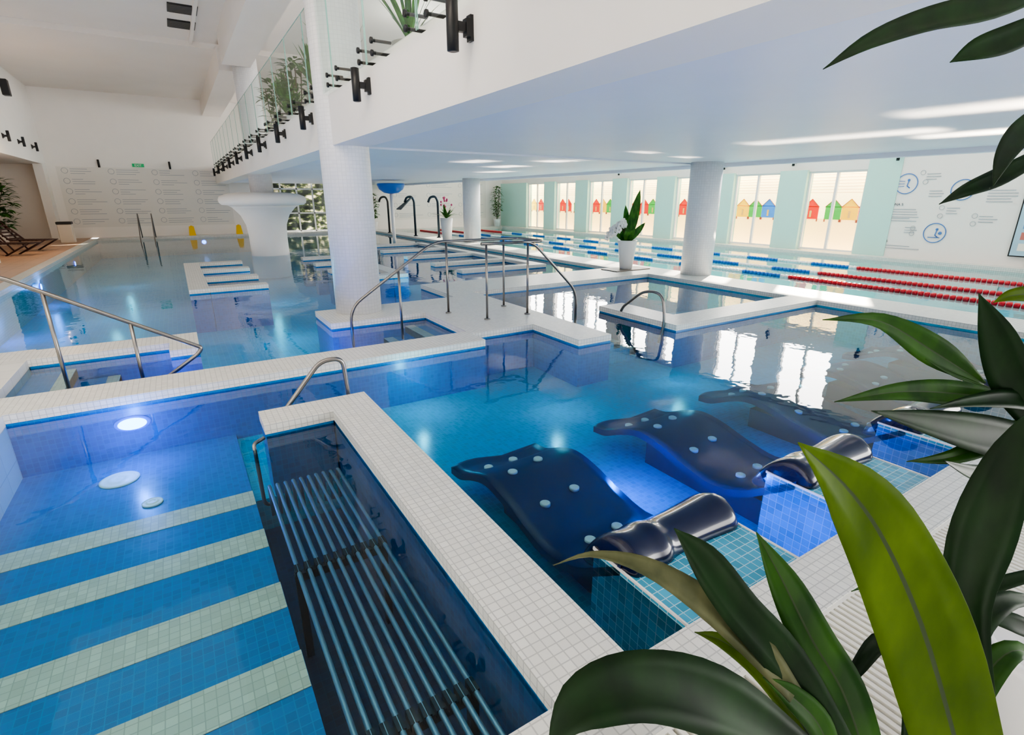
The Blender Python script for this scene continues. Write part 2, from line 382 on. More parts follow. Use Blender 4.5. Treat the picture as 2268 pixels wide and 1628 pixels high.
# ---------------------------------------------------------------- loungers
def lounger(x0,first=False):
    g='hydromassage loungers'
    Z=-RZ; W=.82
    e=root('massage_lounger',(x0,1.08,RZ),'submerged navy massage lounger with dark headrest on turquoise mosaic block','pool lounger',g)
    q=MB().prism([(0,0),(W,0),(W,.62),(0,.62)],0,Z+.03)
    q.obj('mosaic_block',MBLOCK,parent=e,bevel=.008)
    t=MB()
    for a in ((0,W,-.005,.005),(0,W,.615,.625),(-.005,.005,0,.62),(W-.005,W+.005,0,.62)):
        t.box(a[0],a[1],a[2],a[3],Z+.024,Z+.036)
    t.box(-.005,.005,-.005,.005,0,Z+.03)
    t.obj('edge_trim',WHITE,parent=e)
    MB().lathe([(.022,Z+.028),(.022,Z+.038),(.014,Z+.04)],20,cx=.16,cy=.2).obj('drain',BRASS,parent=e)
    prof=[(.42,.05),(.58,-.07),(.78,-.2),(1.02,-.27),(1.28,-.23),(1.55,-.16),(1.78,-.14),(1.98,-.2),(2.18,-.29),(2.34,-.31)]
    P,_=smoothpath([(0,a,b) for a,b in prof],36,[0]*len(prof))
    mb=MB(); nx=10; rows=[]
    for p in P:
        row=[]
        for k in range(nx+1):
            u=k/nx; x=u*W
            edge=.012*math.cos(u*2*math.pi)
            row.append((x,p.y+.05*math.sin(u*math.pi*2)*(1 if p.y>2.1 else 0),Z+p.z+edge*.6))
        rows.append(mb.addv(row))
    for a,b2 in zip(rows,rows[1:]):
        for k in range(nx): mb.face((a+k,a+k+1,b2+k+1,b2+k),0,True)
    rb=[]
    for p in P:
        rb.append(mb.addv([(0,p.y,Z+p.z-.05),(W,p.y,Z+p.z-.05)]))
    for i in range(len(P)-1):
        mb.face((rows[i],rows[i+1],rb[i+1],rb[i]),0); mb.face((rows[i]+nx,rb[i]+1,rb[i+1]+1,rows[i+1]+nx),0)
        mb.face((rb[i],rb[i+1],rb[i+1]+1,rb[i]+1),0)
    mb.face([rows[-1]+k for k in range(nx+1)]+[rb[-1]+1,rb[-1]],0)
    mb.obj('bed',NAVYBED,parent=e)
    q=MB().prism([(.2,.62),(W-.2,.62),(W-.2,1.85),(.2,1.85)],0,Z-.32); q.obj('pedestal',NAVYBED,parent=e)
    mb=MB(); rows=[]; nx=22
    arc=[(.32,-.02),(.31,.06),(.35,.13),(.43,.18),(.52,.175),(.61,.12),(.69,.03),(.75,-.08),(.77,-.14),(.66,-.14),(.5,-.05)]
    for k in range(nx+1):
        u=k/nx; x=.0+u*W
        sc=1-.16*math.sin(u*math.pi)+ (.10*math.exp(-((u-.30)/.05)**2)) 
        edge=.82+.18*min(1,min(u,1-u)/.06)
        row=[]
        for (y,z) in arc: row.append((x,.52+(y-.52)*sc*edge,Z+.0+(z)*sc*edge))
        rows.append(mb.addv(row))
    n=len(arc)
    for a,b2 in zip(rows,rows[1:]):
        for k in range(n):
            j=(k+1)%n; mb.face((a+k,a+j,b2+j,b2+k),0,True)
    mb.face([rows[0]+k for k in range(n)][::-1],0); mb.face([rows[-1]+k for k in range(n)],0)
    o=mb.obj('headrest',NAVY,parent=e); sb=o.modifiers.new('s','SUBSURF'); sb.levels=1; sb.render_levels=2
    def zat(y):
        for a,b2 in zip(P,P[1:]):
            if a.y<=y<=b2.y: return a.z+(b2.z-a.z)*(y-a.y)/(b2.y-a.y)
        return -.2
    for (x,y) in ((.2,2.08),(.45,2.12),(.22,1.76),(.5,1.84),(.24,1.38),(.52,1.42),(.3,.98),(.54,1.0),(.62,.9)):
        z=Z+zat(y)
        MB().lathe([(.036,z-.01),(.036,z+.01),(.026,z+.016),(.013,z+.006)],20,cx=x,cy=y).obj('nozzle',NOZ,parent=e)
    return e
L1=lounger(1.56)
for x in (3.05,4.55,6.05,7.53): copytree(L1,(x,1.08,RZ))
# ---------------------------------------------------------------- deck grate
g=MB()
x=-4.4
while x<4.45:
    g.box(x,x+.018,-.24,.24,0,.035); x+=.034
g.box(-4.45,4.45,-.25,-.235,0,.036); g.box(-4.45,4.45,.235,.25,0,.036)
meta(g.obj('overflow_grate',GRATE,loc=(4.64,.55,.06)),'white slatted overflow grate along the pool deck','grate')
# ---------------------------------------------------------------- walls & ceilings
struct('wall_back',-7.5,4.0,30,30.3,.1,6.05,WHITE)
struct('wall_back',7.2,18.3,30,30.3,.1,6.05,WHITE)
struct('wall_back',4.0,7.2,30,30.3,2.95,3.3,WHITE)
struct('wall_back',4.0,7.2,30,30.3,5.4,6.05,WHITE)
struct('wall_left',-4.5,-4.2,-4,19.5,.1,6.2,WHITE)
struct('wall_left',-4.5,-4.2,19.5,29.2,3.1,6.05,WHITE)
struct('wall_left',-4.5,-4.2,29.2,30,.1,6.05,WHITE)
struct('wall_recess',-7.5,-7.3,19,30,.1,3.3,mat('recess_paint',(200,188,172),.6))
struct('wall_recess',-7.3,-4.5,19.2,19.4,.1,3.3,WHITE)
struct('ceiling',-7.3,-4.5,19.2,30,3.1,3.3,WHITE)
struct('ceiling',-4.5,18.5,-4,20,6.2,6.4,CEILHI); struct('ceiling',-4.5,18.5,20,30.3,6.05,6.4,CEILHI)
struct('trim_1',1.85,2.6,-4,18.6,5.4,6.2,CEILHI)
struct('trim_9',1.85,2.6,19.4,30,5.4,6.05,CEILHI)
struct('trim_2',1.2,1.28,-4,20,6.1,6.2,CEILHI)
FX=1.98
struct('ceiling',2.45,10.7,-4,30,2.5,3.05,CEIL)
struct('trim_8',FX,2.45,-4,30,2.44,3.05,WHITE)
struct('trim_3',2.45,2.56,-4,30,2.485,2.5,GROOVE)
struct('trim_5',2.56,10.7,8.35,8.42,2.47,2.5,CEIL); struct('trim_6',10.5,10.7,-4,30,2.42,2.5,CEIL)
struct('trim_7',2.12,2.22,-4,30,3.05,3.2,WHITE)
for i,yv in enumerate((16.9,18.3)):
    q=MB().box(-.32,.32,-.35,.35,-.03,0,0)
    for k in range(12): q.box(-.28,.28,-.31+k*.054,-.31+k*.054+.02,-.045,-.03,1)
    meta(q.obj('air_vent',[BLACK,mat('vent_grey',(90,88,84),.5)],loc=(1.0 ,yv,6.2)),'dark rectangular ventilation grille in the ceiling','vent','ceiling vents')
wy=[9.4,12.15,14.95,17.75,20.55,23.35,26.15]; ww=.9
edges=[-4]+[v for c in wy for v in (c-ww,c+ww)]+[30]
for i in range(0,len(edges),2):
    y0,y1=edges[i],edges[i+1]
    if i==0:
        struct('wall_right',18,18.3,y0,7.6,.1,6.05,WHITE); struct('wall_right',17.97,18.3,7.6,y1,.1,2.9,MINT); struct('wall_right',18,18.3,7.6,y1,2.9,6.05,WHITE)
    else:
        struct('wall_right',17.9,18.3,y0,y1,.1,2.65,MINT); struct('wall_right',18,18.3,y0,y1,2.65,6.05,WHITE)
for c in wy:
    struct('wall_right',18,18.3,c-ww,c+ww,2.6,3.2,WHITE); struct('wall_right',18,18.3,c-ww,c+ww,5.5,6.05,WHITE)
k=0
for c in wy:
    for z0,z1 in ((.12,2.6),(3.2,5.5)):
        k+=1; q=MB(); h=z1-z0; f=.06
        q.box(-.04,.04,-ww,-ww+f,0,h); q.box(-.04,.04,ww-f,ww,0,h); q.box(-.04,.04,-ww+f,ww-f,0,f); q.box(-.04,.04,-ww+f,ww-f,h-f,h)
        q.box(-.04,.04,-.04,.04,f,h-f)
        o=q.obj('window_%d'%k,FRAME,loc=(18.1,c,z0)); o['kind']='structure'
# outside mural; its backlight is painted in as emission
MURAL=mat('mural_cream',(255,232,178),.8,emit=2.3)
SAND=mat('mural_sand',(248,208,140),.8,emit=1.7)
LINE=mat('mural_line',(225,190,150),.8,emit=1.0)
e=root('beach_hut_mural',(18.9,17.5,0),'self-glowing printed outdoor banner showing a row of colourful beach huts','mural')
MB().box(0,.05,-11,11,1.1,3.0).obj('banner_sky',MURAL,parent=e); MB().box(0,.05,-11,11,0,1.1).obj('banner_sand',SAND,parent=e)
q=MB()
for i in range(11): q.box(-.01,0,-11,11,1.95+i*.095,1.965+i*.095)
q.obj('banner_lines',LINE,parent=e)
hc=[mat('hut_'+n,c,.7,emit=.6) for n,c in (('blue',(50,115,190)),('green',(60,155,60)),('red',(200,40,30)),('yellow',(235,180,30)),('orange',(225,100,30)))]  # hut colours carry the same painted-in glow
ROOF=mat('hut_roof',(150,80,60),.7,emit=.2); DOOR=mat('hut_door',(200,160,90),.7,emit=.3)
seq=[0,1,2,2,3,1,2,2,3,0,1,3,2,0]
y=-10.4; i=0
while y<10.5:
    ci=seq[i%len(seq)]
    q=MB()
    w=.26
    q.box(-.02,0,-w,w,1.08,1.5,0)
    n=q.addv([(-.02,-w-.02,1.48),(-.02,w+.02,1.48),(-.02,0,1.74)]); q.face((n,n+2,n+1),0)
    q.tube([(-.025,-w-.02,1.48),(-.025,0,1.75),(-.025,w+.02,1.48)],.01,6,mi=1)
    q.box(-.03,-.02,-.035,.035,1.14,1.36,2)
    q.box(-.03,-.0,-w,-w+.03,1.0,1.09,1); q.box(-.03,-.0,w-.03,w,1.0,1.09,1)
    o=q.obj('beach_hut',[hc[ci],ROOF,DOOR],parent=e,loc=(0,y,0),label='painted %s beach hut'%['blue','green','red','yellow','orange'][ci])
    y+=.535 if i%6!=5 else .75; i+=1
# far window
q=MB(); 
for i in range(5): q.box(-1.6+i*.78,-1.6+i*.78+.07,-.04,.04,.1,2.95)
for z in (.1,1.0,2.2,2.88): q.box(-1.6,1.6,-.04,.04,z,z+.07)
o=q.obj('window_15',FRAME,loc=(5.6,30.1,0)); o['kind']='structure'
q=MB()
for i in range(4): q.box(-1.6+i*1.04,-1.6+i*1.04+.07,-.04,.04,0,2.1)
for z in (0,2.03): q.box(-1.6,1.6,-.04,.04,z,z+.07)
o=q.obj('window_16',FRAME,loc=(5.6,30.1,3.3)); o['kind']='structure'
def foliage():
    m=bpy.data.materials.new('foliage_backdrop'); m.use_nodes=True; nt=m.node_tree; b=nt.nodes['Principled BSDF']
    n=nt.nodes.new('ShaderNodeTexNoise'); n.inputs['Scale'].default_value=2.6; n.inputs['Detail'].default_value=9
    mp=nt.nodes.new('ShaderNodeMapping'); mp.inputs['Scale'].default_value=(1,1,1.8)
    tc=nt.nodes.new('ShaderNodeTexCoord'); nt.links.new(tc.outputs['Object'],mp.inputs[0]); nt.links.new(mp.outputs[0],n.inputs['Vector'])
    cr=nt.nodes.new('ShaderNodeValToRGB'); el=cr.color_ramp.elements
    el[0].position=.46; el[0].color=lin((24,34,30))+(1,); el[1].position=.68; el[1].color=lin((250,240,205))+(1,)  # pale ramp end paints sun glints into the foliage colour
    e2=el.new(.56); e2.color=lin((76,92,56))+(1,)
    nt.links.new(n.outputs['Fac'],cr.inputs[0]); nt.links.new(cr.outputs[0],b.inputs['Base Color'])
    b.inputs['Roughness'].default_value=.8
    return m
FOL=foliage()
q=MB(); rows=[]
for i in range(25):
    rows.append(q.addv([(-4+k*.25,.3*random.random(),i*.25) for k in range(33)]))
for a,b2 in zip(rows,rows[1:]):
    for k in range(32): q.face((a+k,a+k+1,b2+k+1,b2+k),0,True)
o=q.obj('garden_hedge',FOL,loc=(5.6,31.6,0)); meta(o,'dense dark garden foliage with painted-in sun glints outside the window','hedge'); o['kind']='stuff'
# back wall print bands
TXT=mat('print_grey',(165,172,180),.6); TXTB=mat('print_blue',(70,120,190),.6)
PANEL=mat('print_panel',(224,222,217),.5)
def infopanel(loc,w,h,along,label,cols=4,rows=6):
    e=root('info_mural',loc,label,'wall graphic')
    def bx(q,u0,u1,z0,z1,d0,d1,mi=0):
        if along=='x': q.box(u0,u1,-d1,-d0,z0,z1,mi)
        else: q.box(-d1,-d0,u0,u1,z0,z1,mi)
    q=MB(); bx(q,0,w,0,h,0.002,.01); q.obj('panel',PANEL,parent=e)
    q=MB(); rnd=random.Random(3)
    cw=w/cols; rh=h/rows
    for c in range(cols):
        for r_ in range(rows):
            u=c*cw+.15; z=h-(r_+1)*rh+.1
            pts=[]
            for k in range(13):
                a=k*math.pi/6; du=.11*math.cos(a); dz=.11*math.sin(a)
                pts.append((u+.12+du,-.014,z+.16+dz) if along=='x' else (-.014,u+.12+du,z+.16+dz))
            q.tube(pts,.008,5,cap=False)
            for ln in range(3):
                bx(q,u+.3,u+.3+(cw-.5)*rnd.uniform(.3,.95),z+.04+ln*.09,z+.06+ln*.09,.01,.014)
    q.obj('printed_lines',TXT,parent=e)
    return e
infopanel((-3.9,30,.55),6.4,2.5,'x','pale wall mural with grey icons and text columns',4,6)
infopanel((10.6,30,.6),6.2,2.2,'x','pale wall mural with small icons and text',3,4)
e=root('exit_sign',(-1.0,29.95,3.1),'small green illuminated emergency exit sign','sign')
MB().box(-.22,.22,-.03,.03,0,.14).obj('sign_panel',mat('exit_green',(30,150,95),.5,emit=.3),parent=e)
def text(s,size,parent,loc,m,rot,name='lettering'):
    cu=bpy.data.curves.new('t','FONT'); cu.body=s; cu.size=size; cu.extrude=.002; cu.align_x='CENTER'
    to=bpy.data.objects.new('t',cu); COL.objects.link(to); bpy.context.view_layer.update()
    me=bpy.data.meshes.new_from_object(to); bpy.data.objects.remove(to)
    me.materials.append(m); o=bpy.data.objects.new(name,me); COL.objects.link(o); o.parent=parent; o.location=loc; o.rotation_euler=rot
    return o
text('EXIT',.13,e,(0,-.034,.025),WHITE,(R(90),0,0))
e=root('info_mural',(17.995,6.0,0),'pale wall mural with blue circular icons and zone headings','wall graphic')
def ring(y,z,r,m=TXTB,th=.012):
    q=MB().tube([(-.012,y+r*math.cos(a*math.pi/16),z+r*math.sin(a*math.pi/16)) for a in range(33)],th,6,cap=False); return q
for (y,z,r,kind) in ((7.4-6,2.16,.27,0),(6.05-6,1.98,.26,1),(6.45-6,.84,.26,2)):
    q=ring(y,z,r)
    q.ball((-.012,y-.04,z+.1),.035,n=8,sc=(.3,1,1)); q.tube([(-.012,y-.04,z+.07),(-.012,y-.02,z-.06),(-.012,y-.1,z-.12)],.014,6)
    if kind==0:
        for d in (-.08,0,.08): q.tube([(-.012,y+.22,z+d),(-.012,y+.05,z+d*.8)],.007,5)
    if kind==1: q.tube([(-.012,y-.12,z-.02),(-.012,y+.1,z+.05)],.01,5)
    if kind==2: q.tube([(-.012,y+.14,z-.12),(-.012,y-.14,z-.12)],.01,5); q.ball((-.012,y-.13,z),.045,n=8,sc=(.3,1,1))
    q.obj('pictogram',TXTB,parent=e,label='blue circular swimmer pictogram')
DK=mat('print_dark',(70,80,95),.6)
for s,y,z in (('ZONA 5',1.55,1.56),('ZONA 4',-.35,2.2),('ZONA 6',1.75,.52)):
    text(s,.1,e,(-.012,y,z),DK,(R(90),0,R(-90)))
q=MB(); rnd=random.Random(5)
for (y,z,n,w) in ((2.0,1.45,4,1.1),(.95,2.4,3,.35),(.8,1.95,3,.35),(.3,1.5,3,.3),(-.5,1.95,5,.7),(2.0,.42,2,1.3),(2.0,.9,3,.35),(1.2,.95,3,.35),(-.45,1.3,3,.4),(1.75,1.2,2,.8)):
    for k in range(n):
        q.box(-.01,-.004,y-w*rnd.uniform(.7,1),y,z-k*.07,z-k*.07+.018)
for (y,z) in ((1.05,2.45),(.95,2.2),(.42,1.52),(.42,1.3),(-.35,1.32),(-.35,1.12),(1.75,.95),(1.75,.8),(1.0,.95),(1.0,.8)):
    q.tube([(-.01,y+.06*math.cos(a*math.pi/6),z+.06*math.sin(a*math.pi/6)) for a in range(13)],.006,5,cap=False)
q.obj('printed_lines',TXT,parent=e)
e=root('framed_poster',(17.93,4.2,.35),'colourful framed poster with dark frame on the wall','poster')
MB().box(-.02,.04,-.55,.55,0,1.7).obj('frame',BLACK,parent=e)
MB().box(-.03,-.02,-.52,.52,.03,1.67).obj('print',mat('poster_print',(170,205,225),.5,noise=.2,nscale=3),parent=e)
q=MB()
for i in range(5):
    for j in range(3): q.box(-.034,-.03,-.42+j*.3,-.2+j*.3,.15+i*.27,.33+i*.27,(i+j)%3)
q.obj('printed_pictures',[mat('p1',(190,110,100),.5),mat('p2',(90,130,180),.5),mat('p3',(235,230,220),.5)],parent=e)
# ---------------------------------------------------------------- glass railing
GL=bpy.data.materials.new('clear_glass'); GL.use_nodes=True; nt=GL.node_tree; nt.nodes.clear()
o_=nt.nodes.new('ShaderNodeOutputMaterial'); mx=nt.nodes.new('ShaderNodeMixShader'); t_=nt.nodes.new('ShaderNodeBsdfTransparent'); t_.inputs[0].default_value=(.88,.96,.93,1)
g_=nt.nodes.new('ShaderNodeBsdfGlossy'); g_.inputs['Roughness'].default_value=.01; f_=nt.nodes.new('ShaderNodeLayerWeight'); f_.inputs[0].default_value=.22
mm=nt.nodes.new('ShaderNodeMath'); mm.operation='MULTIPLY'; mm.inputs[1].default_value=.6; nt.links.new(f_.outputs['Facing'],mm.inputs[0])
nt.links.new(mm.outputs[0],mx.inputs[0]); nt.links.new(t_.outputs[0],mx.inputs[1]); nt.links.new(g_.outputs[0],mx.inputs[2]); nt.links.new(mx.outputs[0],o_.inputs[0])
GEDGE=mat('glass_edge',(130,175,165),.2)
e0=root('glass_railing_panel',(FX-.05,.5,2.88),'frameless clear glass balustrade panel with black standoff bolts','railing','glass balcony panels')
q=MB(); n=q.addv([(0,.02,.18),(0,1.33,.18),(0,1.33,1.3),(0,.02,1.3)]); q.face((n+3,n+2,n+1,n))
q.obj('glass_pane',GL,parent=e0)
q=MB().box(-.004,.004,.014,.020,.18,1.3); q.box(-.004,.004,1.330,1.336,.18,1.3); q.box(-.004,.004,.014,1.336,1.295,1.303); q.obj('glass_edge',GEDGE,parent=e0)
for yy in (.22,1.13):
    for zz in (.24,.35):
        MB().lathe([(.027,-.022),(.03,-.018),(.03,.0),(.015,.005),(.015,.19)],16,cx=yy,cy=zz,axis='x').obj('standoff',BLACK,parent=e0)
for k in range(1,21):
    copytree(e0,(FX-.05,.5+1.35*k,2.88))
# ---------------------------------------------------------------- spotlights
s0=root('wall_spotlight',(FX,3.7,2.88),'black cylindrical up-down wall spotlight','wall lamp','black wall spotlights')
MB().lathe([(.028,-.16),(.042,-.155),(.042,.155),(.028,.16)],20,cx=-.15).obj('lamp_body',BLACK,parent=s0)
q=MB().box(-.12,-.02,-.02,.02,-.03,.03); q.box(-.025,0,-.03,.03,-.08,.08); q.box(-.055,-.025,-.03,.03,-.055,.055); q.obj('bracket',BLACK,parent=s0)
for y in (6.0,8.75,11.0,13.4,15.8,18.2,20.6,23,25.4,28): copytree(s0,(FX,y,2.88))
for y in (23.7,25.8,28.0): copytree(s0,(-4.2,y,3.65),rot=math.pi)
for x in (-2.4,.2): copytree(s0,(x,30,3.2),rot=math.pi/2)
for y,z in ((4.2,3.0),(7.7,2.95),(10.8,2.95),(13.5,2.95),(19.2,2.95)): copytree(s0,(18,y,z))
q=MB().box(0,.2,-.15,.15,-.25,.25); meta(q.obj('wall_speaker',BLACK,loc=(-4.2,25.5,5.3),bevel=.02),'small dark loudspeaker high on the wall','speaker')
# ---------------------------------------------------------------- lane ropes
RB=mat('float_blue',(30,110,190),.4); RW=mat('float_white',(238,240,240),.4); RR=mat('float_red',(205,20,40),.4)
for X in (11.9,13.15,15.0):
    q=MB(); y=-3.9; 
    q.tube([(0,-4,0.02),(0,29.2,.02)],.006,6,mi=1)
    while y<29:
        red = y<6.8 or y>25
        mi=2 if red else (0 if int(y/1.0)%2 else 1)
        st=.10
        n=8 if y<20 else 6
        q.lathe([(.02,y),(.048,y+.01),(.048,y+st*.78),(.02,y+st*.88)],n,cx=0,cy=.02,mi=mi,axis='y')
        y+=st
    meta(q.obj('lane_rope',[RB,RW,RR],loc=(X,0,0)),'floating lane rope with blue, white and red floats','lane rope','swimming lane ropes')
# ---------------------------------------------------------------- pool lamps, added fill points
LAMP=mat('lamp_lens',(160,195,255),.3,emit=14,ecol=(110,160,255))
RIM=mat('lamp_rim',(90,130,200),.3,metal=.3,emit=1.5,ecol=(40,80,255))
def poollamp(loc,axis,r=.09,sq=1.0):
    e=root('underwater_lamp',loc,'round glowing blue-white underwater pool lamp','pool lamp','underwater pool lamps')
    q=MB().lathe([(r*1.25,0),(r*1.2,-.02 if axis=='y' else .02),(r,-.022 if axis=='y' else .022)],28,axis=axis); q.obj('rim',RIM,parent=e)
    q=MB().lathe([(r,-.02 if axis=='y' else .02),(r*.9,-.03 if axis=='y' else .03)],28,axis=axis); q.obj('lens',LAMP,parent=e)
    if sq!=1: e.scale[2]=sq
def plight(loc,e,col,r=.04,name='pool_and_fill_light'):
    l=bpy.data.lights.new(name,'POINT'); l.energy=e; l.color=col; l.shadow_soft_size=r
    o=bpy.data.objects.new(name,l); COL.objects.link(o); o.location=loc; return o
poollamp((-.62,5.42,-.16),'y',.11,.5)
for y in (9.6,12.6,16.5,22): poollamp((-3.0,y,-.25),'x',.07)
poollamp((1.0,29.2,-.2),'y',.09)
BL=(.01,.14,1.0); CY=(.15,.75,1.0)
plight((-.62,5.1,-.16),14,(.08,.24,1.0),0); plight((2.7,2.6,-.2),18,BL,.0); plight((2.7,1.9,-.2),16,BL,.0); plight((2.72,1.35,-.2),9,BL,.0); plight((4.2,2.0,-.2),9,BL,.0)
plight((1.4,6.6,-.3),12,BL,.0); plight((-.4,6.6,-.25),9,BL,0); plight((1.3,7.2,-.35),12,BL,.0)
for p in ((2.0,5.1,-.15),(3.3,4.3,-.1),(6.8,3.4,-.1),(7.5,7.0,-.1),(5.2,4.2,-.1)): plight(p,7,CY,.0)  # unseen cyan points added to brighten the near water
for p in ((-1.5,10,-.1),(1.5,10,-.1),(4.5,11,-.1),(1.8,14,-.1),(-1.5,14,-.1),(-1.5,19,-.1),(5.2,15,-.1),(5,20,-.1)): plight(p,12,CY,.0)  # unseen cyan points added to brighten the far pool
for y in (9.6,12.6,16.5): plight((-2.85,y,-.25),18,(.1,.3,1.0),.0)
for (x,y,r) in ((-.74,4.95,.14),(-.5,4.4,.07)):
    q=MB().lathe([(r,0),(r,.01),(r*.85,.016),(r*.8,.012),(r*.6,.012),(r*.55,.018),(r*.3,.018),(r*.25,.012),(r*.1,.018)],32)
    meta(q.obj('floor_inlet',NOZ,loc=(x,y,-.47)),'round white grated floor inlet on the pool bottom','pool inlet')
# ---------------------------------------------------------------- water cannons
def cane(x,y,m,kind,label):
    e=root('water_spout',(x,y,.1),label,'water spout')
    P=roundpath([(0,0,0),(0,0,1.55),(-.1,0,1.75),(-.35,0,1.72),(-.45,0,1.5)],.2)
    MB().tube(P,.05,12).obj('pipe',m,parent=e)
    if kind:
        q=MB(); n=q.addv([(-.1,-.04,1.75),(-.1,.04,1.75),(-.75,-.3,1.22),(-.75,.3,1.22),(-.1,-.04,1.68),(-.1,.04,1.68),(-.75,-.3,1.18),(-.75,.3,1.18)])
        for f in ((0,1,3,2),(4,6,7,5),(0,2,6,4),(1,5,7,3),(2,3,7,6),(0,4,5,1)): q.face([n+i for i in f])
        q.obj('spout',m,parent=e)
    MB().lathe([(.1,0),(.1,.03),(.055,.04)],18).obj('base',m,parent=e)
cane(9.4,23.5,DARKSTEEL,True,'steel cobra-shaped water spout with a fan nozzle')
cane(9.9,22.0,DARKSTEEL,False,'steel cane-shaped water spout'); cane(9.2,26.5,BLACK,False,'dark cane-shaped water spout')
# ---------------------------------------------------------------- plants
def pot(e,r0,r1,h,m):
    MB().lathe([(r0*.9,0),(r0,.01),(r1,h-.03),(r1*1.05,h),(r1*.9,h),(r1*.88,h-.05)],28).obj('pot',m,parent=e)
    MB().lathe([(r1*.87,h-.07),(r1*.2,h-.045)],20).obj('soil',SOIL,parent=e)
def strap_leaves(e,z,n,ln,w,spread,m,seed=1,name='leaves'):
    rnd=random.Random(seed); q=MB()
    for i in range(n):
        a=rnd.uniform(0,6.283); el=rnd.uniform(*spread); l=ln*rnd.uniform(.6,1.1)
        pts=[];hw=[]
        for k in range(9):
            t=k/8; rr=l*t*math.cos(el)*(1+.1*t); zz=z+l*t*math.sin(el)-l*.35*t*t*math.cos(el)
            pts.append((rr*math.cos(a),rr*math.sin(a),zz)); hw.append(w*math.sin(math.pi*min(1,.12+t*.88))**.7)
        q.blade(pts,hw)
    return q.obj(name,m,parent=e)
e=root('potted_orchid',(9.2,9.45,.1),'white tapered pot with white orchids and a tall pointed green leaf','potted plant')
MB().box(-.55,.55,-.28,.28,0,.02).obj('stone_slab',mat('slab_grey',(120,112,104),.4),parent=e)
MB().lathe([(.14,.02),(.15,.03),(.23,.68),(.24,.7),(.2,.7),(.19,.64)],32).obj('pot',POTW,parent=e)
MB().lathe([(.19,.64),(.05,.66)],20).obj('soil',SOIL,parent=e)
q=MB(); 
for a,l,w,tx,ty in ((0,1.2,.12,.3,.0),(1,.85,.09,.1,.25),(2,.45,.08,-.3,.05),(3,.45,.08,.35,-.2),(4,.4,.08,-.1,-.3),(5,.5,.08,.2,.3),(6,.35,.09,-.25,-.2),(7,.3,.08,-.35,.15),(8,.35,.08,.3,.1)):
    q.blade([(tx*t,ty*t,.66+l*t) for t in [k/8 for k in range(9)]],[w*math.sin(math.pi*min(1,.1+k/8*.9))**.8 for k in range(9)],side=Vector((-.5,-.8,.1)))
q.obj('leaves',LGREEN,parent=e)
q=MB()
for s in range(4):
    rnd=random.Random(s); P=smoothpath([(0,0,.66),(-.1-.05*s,-.02,1.0),(-.24-.06*s,-.04+.05*s,1.15-.06*s),(-.36-.05*s,-.06+.08*s,.95-.06*s)],14); q.tube(P,.006,5,mi=1)
    for k in range(6,15,2):
        c=P[k]
        for a in range(5): 
            q.ball((c.x+.045*math.cos(a*1.257),c.y-.01+rnd.uniform(-.02,.02),c.z+.045*math.sin(a*1.257)),.04,n=6,sc=(1,.4,1))
q.obj('blossoms',[PETAL,STEM],parent=e)
e=root('potted_orchid',(9.45,20.2,.1),'small white pot with pink orchid near the column','potted plant')
MB().lathe([(.18,0),(.26,.9),(.22,.9),(.2,.85)],24).obj('pot',POTW,parent=e)
strap_leaves(e,.88,22,.7,.06,(.5,1.4),LGREEN,4)
q=MB()
for k in range(12): q.ball((random.uniform(-.2,.2),random.uniform(-.2,.2),random.uniform(1.3,1.7)),.045,n=6)
q.obj('blossoms',[PINK],parent=e)
def bush(loc,h,r,n,label,potm=POTW,seed=1,lw=.05,ll=.3,ph=.45):
    e=root('potted_tree',loc,label,'potted plant'); rnd=random.Random(seed)
    pot(e,.18,.24,ph,potm)
    q=MB()
    for s in range(4):
        a=s*1.6; q.tube([(0.03*math.cos(a),.03*math.sin(a),ph-.05),(.12*math.cos(a),.12*math.sin(a),h*.5),(r*.5*math.cos(a),r*.5*math.sin(a),h*.88)],.012,6)
    q.obj('trunk',STEM,parent=e)
    q=MB()
    for i in range(n):
        z=rnd.uniform(ph+.15,h); f=math.sin(math.pi*min(1,max(.15,(z-ph)/(h-ph)*.9)))**.5
        a=rnd.uniform(0,6.28); rr=r*f*rnd.uniform(.1,.8); bx,by=rr*math.cos(a),rr*math.sin(a)
        d=Vector((math.cos(a+rnd.uniform(-.6,.6)),math.sin(a+rnd.uniform(-.6,.6)),rnd.uniform(-.2,.8))).normalized(); l=ll*rnd.uniform(.6,1.2)
        pts=[Vector((bx,by,z))+d*l*t-Vector((0,0,.3*l*t*t)) for t in (0,.25,.5,.75,1)]
        q.blade(pts,[lw*.2,lw*.9,lw,lw*.6,0])
    q.obj('leaves',LGREEN,parent=e)
    return e
bush((17.2,29.3,.1),2.4,.4,260,'tall leafy potted tree in the bright corner',seed=2,ll=.22)
bush((9.3,29.3,.1),1.95,.4,240,'tall leafy potted tree beside the far window',seed=5,ll=.22)
bush((-5.6,27,.1),2.4,.9,420,'large dark green potted tree in the wall recess',seed=3,ll=.35,lw=.07)
bush((-5.9,25.0,.1),1.1,.5,120,'leafy potted plant with white flowers in the recess',seed=8)
bush((2.72,13.4,3.055),1.6,.35,110,'green plant behind the glass balustrade upstairs',seed=11,ll=.3,lw=.05)
bush((2.72,16.2,3.055),1.6,.35,110,'green plant behind the glass balustrade upstairs',seed=12,ll=.3,lw=.05)
